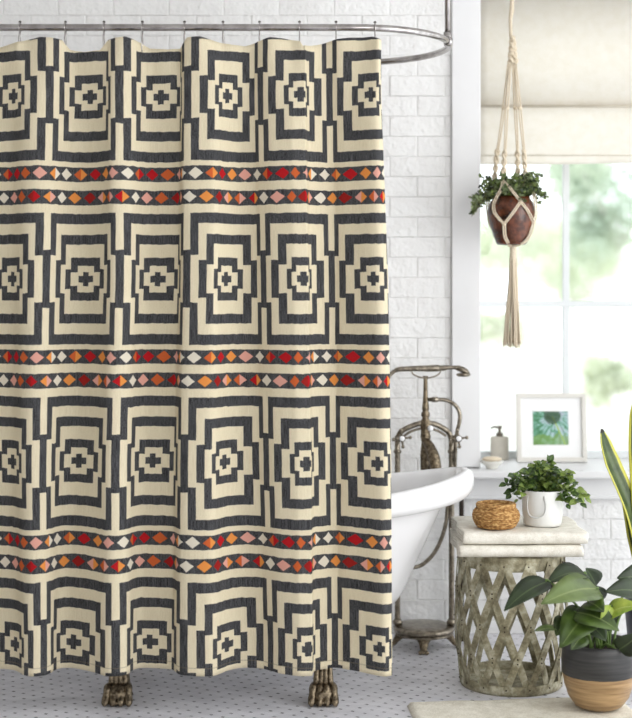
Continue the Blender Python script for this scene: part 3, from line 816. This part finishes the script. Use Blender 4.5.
# ---------------------------------------------------------------- macrame hanger with plant
HG = .80
def G(px, py, dy=0): return P(px, py, HG+dy)
pc = G(511.5, 220)
mh = thing('macrame_hanger', 'knotted cotton macrame plant hanger with a long tassel before the window', 'plant hanger', (pc.x, HG, 2.62))
m = MB()
def knots(m, a, b, n, r, phase=0):
    a = Vector(a); b = Vector(b)
    for s_ in (0, PI):
        pts = []
        for i in range(n*8+1):
            t_ = i/(n*8); q = a+(b-a)*t_; an = t_*n*2*PI*.5+s_+phase
            pts.append(q+Vector((math.cos(an)*r*.7, math.sin(an)*r*.7, 0)))
        m.tube(pts, [r*(.55+.3*abs(math.sin(i/8*PI+.4))) for i in range(len(pts))], 8)
    for i in range(n):
        q = a+(b-a)*((i+.5)/n); m.ball(q, (r*1.15, r*1.15, r*.7), 0, 10, 6)
knots(m, G(512.5,36), G(510.3,64), 4, .0085, .5); knots(m, G(513,40), G(515.5,64), 4, .0075, 1.4)
m.tube([G(511,38), G(510.3,20), G(511.5,12), G(512.2,0), (G(512,0).x, HG, 2.60)], [.006,.0065,.009,.007,.006], 10)
m.build('top_sinnet', CORD, mh)
m = MB(); top = (G(512,0).x, HG, 2.62)
m.lathe([(.018,-.006),(.018,0)], top, 20); m.tube([(top[0]+.012*math.sin(a), HG, 2.600+.012*math.cos(a)) for a in np.linspace(0, 2*PI*.85, 14)], .002, 8); m.build('ceiling_hook', CHROME, mh)
RP = .083
cordspec = [ # x at y=65, x at 108, x at 148, x at 178, depth offset at the pot
    (508.3, 503.8, 497.5, 494.0, .01), (510.2, 507.0, 505.0, 503.0, -.045), (513.2, 515.5, 517.5, 518.0, .05), (515.5, 519.8, 524.0, 526.0, -.01)]
for (xa, xb, xc, xd, dy) in cordspec:
    m = MB()
    for s_ in (-1, 1):
        m.tube(smooth_path([G(xa+s_*.7,64), G(xb+s_*1.1,108,dy*.4), G(xc+s_*.7,150,dy*.8), G(xd,158,dy*.9)], 5), .0026, 8)
    m.ball(G(xb,108,dy*.4), (.0085,.007,.007)); knots(m, G(xc-.2,150,dy*.85), G(xd,183,dy), 4, .0068, xa)
    m.build('knotted_cord', CORD, mh)
# net round the pot
def onpot(px, py, front=True, pad=.006):
    z = G(0, py).z; x = G(px, 0).x
    rad = float(np.interp(z, [PZ0, PZ0+.03, PZ1-.055, PZ1-.03, PZ1], [.050, .062, .082, .079, .062]))+pad
    d = rad*rad-(x-pc.x)**2
    return Vector((x, HG-(math.sqrt(d) if d > 0 else 0)*(1 if front else -1), z))
PZ1, PZ0 = G(0, 197).z, G(0, 245).z
m = MB()
def netline(pts, r=.0027, gap=.0035):
    for s_ in (-1, 1):
        q = [Vector(p)+Vector((s_*gap, 0, 0)) for p in pts]; m.tube(smooth_path(q, 6), r, 8)
K1, K2, K3 = (517.5,203), (501.5,225), (532,223)
netline([G(503,181,-.045), onpot(507,190,pad=.02), onpot(513,197,pad=.01), onpot(*K1)]); netline([G(503,181,-.045), onpot(498.5,190,pad=.03), onpot(493,202), onpot(492,212), onpot(496,219), onpot(*K2)])
netline([onpot(*K1), onpot(509,215), onpot(*K2)]); netline([onpot(*K1), onpot(525,213), onpot(*K3)])
netline([G(526,181,-.01), G(533,192,-.02), onpot(534,205,pad=.008), onpot(534.5,214), onpot(*K3)]); netline([G(518,181,.05), onpot(522,196,False,.012), onpot(527,210,False), onpot(520,235,False), G(513,246,.01)])
netline([G(494,181,.01), G(489,195,.02), onpot(489,208,False), onpot(494,228,False), G(510,246,.01)])
netline([onpot(*K2), onpot(502.5,236), onpot(505,242), G(511,247,-.01)]); netline([onpot(*K3), onpot(528,236), onpot(522,243), G(513,247,-.01)])
for K in (K1, K2, K3): m.ball(onpot(*K), (.008, .006, .007))
m.build('net', CORD, mh)
m = MB(); rr = random.Random(2)
m.lathe([(.010,0),(.0115,.004),(.0105,.02),(.0115,.035),(.011,.055),(.013,.066),(.006,.072)], (G(513,0).x, HG, G(0,262).z), 20, fn=lambda a, z, r: .0011*math.sin(z*700))
for i in range(44):
    a = rr.uniform(0, 2*PI); q = math.sqrt(rr.random()); x0 = G(513,0).x+.011*q*math.cos(a); y0_ = HG+.011*q*math.sin(a)
    a2 = a+rr.uniform(-.4, .4); sp = .029*q; c0 = G(512.5,0).x
    L = rr.uniform(343, 348.5)
    m.tube(smooth_path([(x0, y0_, G(0,258).z), (x0+.002*rr.uniform(-1,1)+.004*q*math.cos(a2), y0_+.004*math.sin(a2), G(0,285).z), (c0+sp*.85*math.cos(a2)+rr.uniform(-.002,.002), HG+sp*.8*math.sin(a2), G(0,318).z), (c0+sp*1.02*math.cos(a2)+rr.uniform(-.003,.003), HG+sp*math.sin(a2), G(0,L).z)], 5), .0023, 6)
m.build('tassel', CORD, mh)

hp_ = thing('hanging_planter', 'round brown clay pot of small green trailing leaves in the macrame hanger', 'potted plant', (pc.x, HG, PZ0))
m = MB(); h = PZ1-PZ0
m.lathe([(.03,0),(.048,.001),(.054,.008),(.062,.03),(.074,h*.42),(.082,h-.055),(.0815,h-.04),(.074,h-.018),(.066,h-.008),(.064,h),(.060,h-.002),(.060,h-.02),(.001,h-.02)], (pc.x, HG, PZ0), 48, close=False)
m.build('pot', COCO, hp_)
ml = MB(); ms = MB(); rr = random.Random(11)
for i in range(105):
    a = rr.uniform(0, 2*PI); rad = rr.uniform(.01, .055)
    b0 = Vector((pc.x+rad*math.cos(a)*.8, HG+rad*math.sin(a)*.8, PZ1-.022))
    out = rr.uniform(.02, .10); L = Vector((math.cos(a)*out, math.sin(a)*out*.8, rr.uniform(.0, .10)))
    if i < 9: L = Vector((-.095-rr.uniform(0,.02), -.02+rr.uniform(-.02,.02), rr.uniform(-.055, .03))) ; b0.x = pc.x-.03
    elif i < 13: L = Vector((.07, -.02, rr.uniform(-.02, .03)))
    tip = b0+L; tip.z = min(tip.z, G(0,171).z); mid = (b0+tip)/2+Vector((0,0,.035))
    if tip.z < PZ1+.01 and (Vector((tip.x-pc.x, tip.y-HG, 0))).length < .088: tip.z = PZ1+.015
    path = smooth_path([b0, mid, tip], 6); ms.tube(path, .0009, 5)
    for k in range(3, len(path)):
        q = path[k]
        for e in range(3):
            d = Vector((rr.uniform(-1,1), rr.uniform(-1,1), rr.uniform(-.4,.9))).normalized(); LL = rr.uniform(.010, .018)
            ml.leaf(q, q+d*LL, LL*.7, Vector((rr.uniform(-1,1), -1, .6)), mi=(0 if rr.random() < .7 else (1 if rr.random() < .5 else 2)), n=4)
ml.build('foliage', [LEAF_TINY, LEAF_DARK, LEAF_LIGHT], hp_, kind='stuff'); ms.build('stems', STEMD, hp_)

# ---------------------------------------------------------------- rug
rg = Matrix.Translation((.637, -.25, 0)) @ Matrix.Rotation(math.radians(6), 4, 'Z')
m = MB(); nx, ny = 70, 80; vs = []; fs = []
W_, L_ = .655, .80
for j in range(ny+1):
    for i in range(nx+1):
        x = -W_/2+W_*i/nx; y = -L_/2+L_*j/ny
        e = min(min(i, nx-i)/nx*W_, min(j, ny-j)/ny*L_)
        z = .014*(1-math.exp(-e/.006)) + .0012*math.sin(x*40+y*13)*math.sin(y*31)
        vs.append(rg @ Vector((x+.003*math.sin(y*17), y+.0035*math.sin(x*21), max(z, 0)+.001)))
for j in range(ny):
    for i in range(nx): a = j*(nx+1)+i; fs.append((a, a+1, a+nx+2, a+nx+1))
q = len(vs); vs += [(v[0], v[1], 0.0005) for v in list(vs)]
fs += [(a+q, d+q, c+q, b+q) for a, b, c, d in list(fs)]
per = [i for i in range(nx+1)] + [j*(nx+1)+nx for j in range(1, ny+1)] + [ny*(nx+1)+i for i in range(nx-1, -1, -1)] + [j*(nx+1) for j in range(ny-1, 0, -1)]
for a, b in zip(per, per[1:]+per[:1]): fs.append((b, a, a+q, b+q))
m.add(vs, fs); solo(m.build('bath_mat', RUGM), 'cream woven bath mat on the tiled floor under the two-tone pot', 'rug')

# ---------------------------------------------------------------- big-leaf floor plant
FX, FYY = (598.5-HX)/S(.04), .04; ZF = .0175
fp = thing('potted_philodendron', 'broad-leaved green plant in a two-tone black and tan pot on the bath mat', 'potted plant', (FX, FYY, ZF))
t = NT('two_tone_glaze', .38); sx = t.new('ShaderNodeSeparateXYZ'); o_ = t.obj(); t.l.new(o_, sx.inputs[0])
zz = t.M('ADD', sx.outputs[2], t.M('MULTIPLY', t.noise(t.scale(o_, 1, 1, .3), 16, 3), .006))
n = t.noise(t.scale(o_, 1, 1, 14), 9, 4)
tan = t.ramp(n, [(.3, srgb(126,98,64)), (.7, srgb(184,152,110))]); blk = t.ramp(n, [(.3, srgb(34,34,35)), (.7, srgb(62,61,60))])
t.color(t.mix(t.M('GREATER_THAN', zz, ZF+.104), tan, blk)); t.bump(n, .0015, .5)
GLZ = t.m
m = MB(); m.lathe([(.035,0),(.055,.001),(.070,.009),(.088,.035),(.100,.070),(.1055,.105),(.107,.14),(.106,.175),(.104,.192),(.100,.194),(.097,.190),(.096,.172),(.001,.172)], (FX, FYY, ZF), 64, close=False,
        fn=lambda a, z, r: .0005*math.sin(z*420)); m.build('pot', GLZ, fp)
m = MB(); m.lathe([(.096,.172),(.05,.180),(.001,.181)], (FX, FYY, ZF), 28, close=False); m.build('soil', SOIL, fp)
# base px, tip px, width (px), Y base, Y tip, normal, material, shape, bend
LV = [((549,581),(504,611),25,.02,-.06,(-.35,-.75,.75),0,'heart',.10),
      ((586,574),(547,583),26,.10,.02,(.1,-.5,.95),0,'heart',.12),
      ((598,589),(541,604),33,.05,-.09,(-.1,-.8,.7),1,'heart',.10),
      ((596,586),(586,568),21,.16,.12,(.25,-1,.3),0,'heart',.05),
      ((600,603),(592,585),20,.10,.06,(.3,-1,.2),0,'heart',.05),
      ((590,612),(560,648),34,.05,-.06,(-.3,-.9,.4),2,'heart',.12),
      ((575,612),(619,631),30,.02,-.05,(.2,-.8,.7),2,'heart',.12),
      ((590,625),(606,641),20,.05,.0,(.2,-.9,.4),0,'heart',.1),
      ((558,628),(534,631),9,.0,-.04,(0,-.5,.9),1,'oval',.05),
      ((614,626),(604,613),18,.10,.08,(.2,-1,.3),0,'heart',.1),
      ((606,616),(640,606),22,.02,-.05,(0,-.75,.8),3,'heart',.12),
      ((612,606),(600,622),14,.0,-.03,(.3,-.9,.3),3,'oval',.1),
      ((640,592),(605,592),24,.12,.06,(0,-.7,.55),0,'heart',.10),
      ((648,577),(617,578),26,.20,.16,(.1,-.9,.4),0,'heart',.10),
      ((618,650),(642,632),22,.02,-.03,(.3,-.9,.4),0,'heart',.1),
      ((583,634),(571,650),18,-.01,-.05,(-.2,-1,.2),2,'heart',.1),
      ((567,618),(556,636),18,.02,-.02,(-.4,-.9,.2),2,'heart',.1),
      ((588,602),(604,612),22,.02,-.04,(.1,-.9,.5),2,'heart',.1)]
mats = [LEAF_DARK, LEAF_LIGHT, LEAF_MID, LEAF_YEL]
rr = random.Random(4)
LMX = leaf_mat('deep_green_leaf', srgb(28,44,14), srgb(84,108,40), srgb(120,136,80), rough=.42, thru=.12, sc=16)
mats[2] = LMX; mats[1] = leaf_mat('satin_leaf', srgb(44,60,26), srgb(108,126,70), srgb(140,152,100), rough=.36, thru=.12, sc=12)
for (b, tp, wd, y0, y1, nn, mi, shp, bend) in LV:
    B = P(b[0], b[1], y0-.07); T = P(tp[0], tp[1], y1-.07)
    m = MB(); m.leaf(B, T, wd/335*1.05, nn, 0, bend, .22, shp, 12); lf = m.build('leaf', mats[mi], fp)
    s_ = lf.modifiers.new('t', 'SOLIDIFY'); s_.thickness = .001
    r0 = Vector((FX+rr.uniform(-.045, .045), FYY+rr.uniform(-.04, .03), ZF+.176))
    m = MB(); md = (r0+B)/2 + Vector(((r0.x-B.x)*.2, .0, .015)); pth = smooth_path([r0, md, B, B+(T-B)*.06], 6)
    m.tube(pth, lerp_list([.0042, .003, .002], len(pth)), 8); m.build('stem', STEM, fp)

# ---------------------------------------------------------------- sword plant
NX, NY = 1.115, .50
sp = thing('snake_plant', 'tall sword-leaved plant with yellow-edged leaves in a dark slate pot', 'potted plant', (NX, NY, 0))
m = MB(); m.lathe([(.07,0),(.085,.002),(.09,.01),(.108,.20),(.110,.228),(.105,.23),(.100,.222),(.098,.20),(.001,.20)], (NX, NY, 0), 48, close=False)
m.build('pot', simple('slate_blue_glaze', srgb(62,66,76), .4, nscale=12), sp)
m = MB(); m.lathe([(.098,.20),(.04,.206),(.001,.207)], (NX, NY, 0), 24, close=False); m.build('soil', SOIL, sp)
def blade(pts, ws, face, twist=0):
    pts = smooth_path(pts, 6); ws = [q*1.3 for q in lerp_list(ws, len(pts))]; m = MB(); vs = []; uv = []; n = len(pts)
    for k, p in enumerate(pts):
        d = (pts[min(k+1, n-1)]-pts[max(k-1, 0)]).normalized(); nr = Vector(face); nr = (nr-d*nr.dot(d)).normalized(); sd = d.cross(nr)
        for e in (-1, -.5, 0, .5, 1): vs.append(p+sd*ws[k]*.5*e+nr*(-.22*ws[k]*(1-e*e))); uv.append((.5+e/2, k/n))
    fs = [(k*5+i, k*5+i+1, k*5+i+6, k*5+i+5) for k in range(n-1) for i in range(4)]
    m.add(vs, fs, 0, uv); o = m.build('sword_leaf', SNAKE, sp); s_ = o.modifiers.new('t', 'SOLIDIFY'); s_.thickness = .003
def B_(px, py, dy=0): return P(px, py, NY+dy)
blade([Vector((NX-.03, NY-.02, .2)), B_(649,590), B_(642,545), B_(634,512), B_(624,487), B_(613,462), B_(606,442), B_(602,429)], [.03,.044,.048,.047,.045,.045,.030,.003], (.5,-1,.1))
blade([Vector((NX-.05, NY+.02, .2)), B_(640,570,.04), B_(633,535,.04), B_(627,505,.04), B_(622,487,.04)], [.02,.03,.032,.024,.004], (-.6,-1,.1))
blade([Vector((NX+.0, NY, .2)), B_(646,560), B_(641,500), B_(637,450), B_(636,415), B_(637,392)], [.03,.045,.045,.04,.03,.003], (-.3,-1,.1))
blade([Vector((NX+.03, NY+.03, .2)), B_(668,540), B_(676,470), B_(690,410)], [.03,.05,.05,.003], (.2,-1,.1))

# ---------------------------------------------------------------- outside
m = MB(); m.box(-6, 16, YW+.39, 40, -.55, -.45); struct(m.build('ground', simple('pale_paving', srgb(226,224,216), .9, nscale=2, var=.04), smooth=False))
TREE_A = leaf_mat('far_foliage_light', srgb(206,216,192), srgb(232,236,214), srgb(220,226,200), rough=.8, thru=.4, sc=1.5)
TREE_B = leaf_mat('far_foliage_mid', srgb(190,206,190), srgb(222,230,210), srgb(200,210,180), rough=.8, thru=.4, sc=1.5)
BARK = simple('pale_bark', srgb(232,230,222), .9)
def tree(name, px, py, Y, r, sq, mat, label, seed, nl=2600, trunk=True, cat='tree'):
    rr = random.Random(seed); c = P(px, py, Y); root = thing(name, label, cat, (c.x, Y, -.45))
    m = MB(); blobs = [(c+Vector((rr.uniform(-.7,.7)*r, rr.uniform(-.5,.5)*r, rr.uniform(-.6,.6)*r*sq)), r*rr.uniform(.3,.55)) for _ in range(9)]
    for i in range(nl):
        q, br = blobs[rr.randrange(9)]; d = Vector((rr.gauss(0,1), rr.gauss(0,1), rr.gauss(0,1)*sq)).normalized()
        b = q+d*br*rr.uniform(.6,1)
        if b.z < -.40: b.z = rr.uniform(-.4, 0)
        L = rr.uniform(.06,.12)
        e = Vector((rr.uniform(-1,1), rr.uniform(-1,1), rr.uniform(-.6,.6))).normalized()
        m.leaf(b, b+e*L, L*.6, d, n=2)
    m.build('foliage', mat, root, kind='stuff')
    m = MB(); m.tube(smooth_path([(c.x, Y, -.45), (c.x+.05, Y, (c.z-.45)/2), tuple(c)], 5), lerp_list([.045, .02], 11), 8)
    for k in range(5):
        q = blobs[k][0]; m.tube([(c.x+.02, Y, c.z-r*.5), tuple(q)], [.03, .01], 6)
    m.build('trunk', BARK, root)
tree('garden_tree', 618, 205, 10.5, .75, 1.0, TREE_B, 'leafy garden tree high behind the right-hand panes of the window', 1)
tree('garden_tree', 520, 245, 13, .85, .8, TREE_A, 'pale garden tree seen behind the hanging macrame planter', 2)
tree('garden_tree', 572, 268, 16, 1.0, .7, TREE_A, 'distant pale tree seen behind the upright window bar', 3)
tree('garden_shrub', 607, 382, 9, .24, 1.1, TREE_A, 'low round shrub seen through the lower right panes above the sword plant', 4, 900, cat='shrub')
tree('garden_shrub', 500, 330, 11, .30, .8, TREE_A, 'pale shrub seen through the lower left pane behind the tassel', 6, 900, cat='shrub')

# ---------------------------------------------------------------- light
wd = bpy.data.worlds.new('sky'); SC.world = wd; wd.use_nodes = True
bg = wd.node_tree.nodes['Background']; bg.inputs[0].default_value = (.93, .965, 1, 1); bg.inputs[1].default_value = 3.0
def area(name, loc, rot, sx, sy, e, col=(1,1,1)):
    l = bpy.data.lights.new(name, 'AREA'); l.shape = 'RECTANGLE'; l.size = sx; l.size_y = sy; l.energy = e; l.color = col
    o = bpy.data.objects.new(name, l); COL.objects.link(o); o.location = loc; o.rotation_euler = rot; return o
area('key_light_right', (2.9, -1.6, 1.5), (math.radians(90), 0, math.radians(62)), 1.6, 1.8, 45, (1, .98, .95))  # added soft key lamp beyond the open right side, no window built there
area('fill_light_front', (1.2, -4.85, 1.55), (math.radians(90), 0, math.radians(14)), 1.6, 1.6, 46, (1, .985, .96))  # added fill lamp near the camera-side wall, which has no window

# ---------------------------------------------------------------- camera
cam = bpy.data.cameras.new('camera'); co = bpy.data.objects.new('camera', cam); COL.objects.link(co)
co.location = (0, -CAM_D, CAM_Z); co.rotation_euler = (math.radians(90), 0, 0)
cam.sensor_fit = 'VERTICAL'; cam.sensor_height = 36; cam.lens = FPX*36/718
cam.shift_y = -(359-HY)/718; cam.shift_x = 0
cam.dof.use_dof = True; cam.dof.focus_distance = 4.35; cam.dof.aperture_fstop = 1.8
cam.clip_start = .05
SC.camera = co
SC.view_settings.view_transform = 'Standard'; SC.view_settings.look = 'None'
SC.view_settings.exposure = -.44; SC.view_settings.gamma = 1; SC.view_settings.use_curve_mapping = False
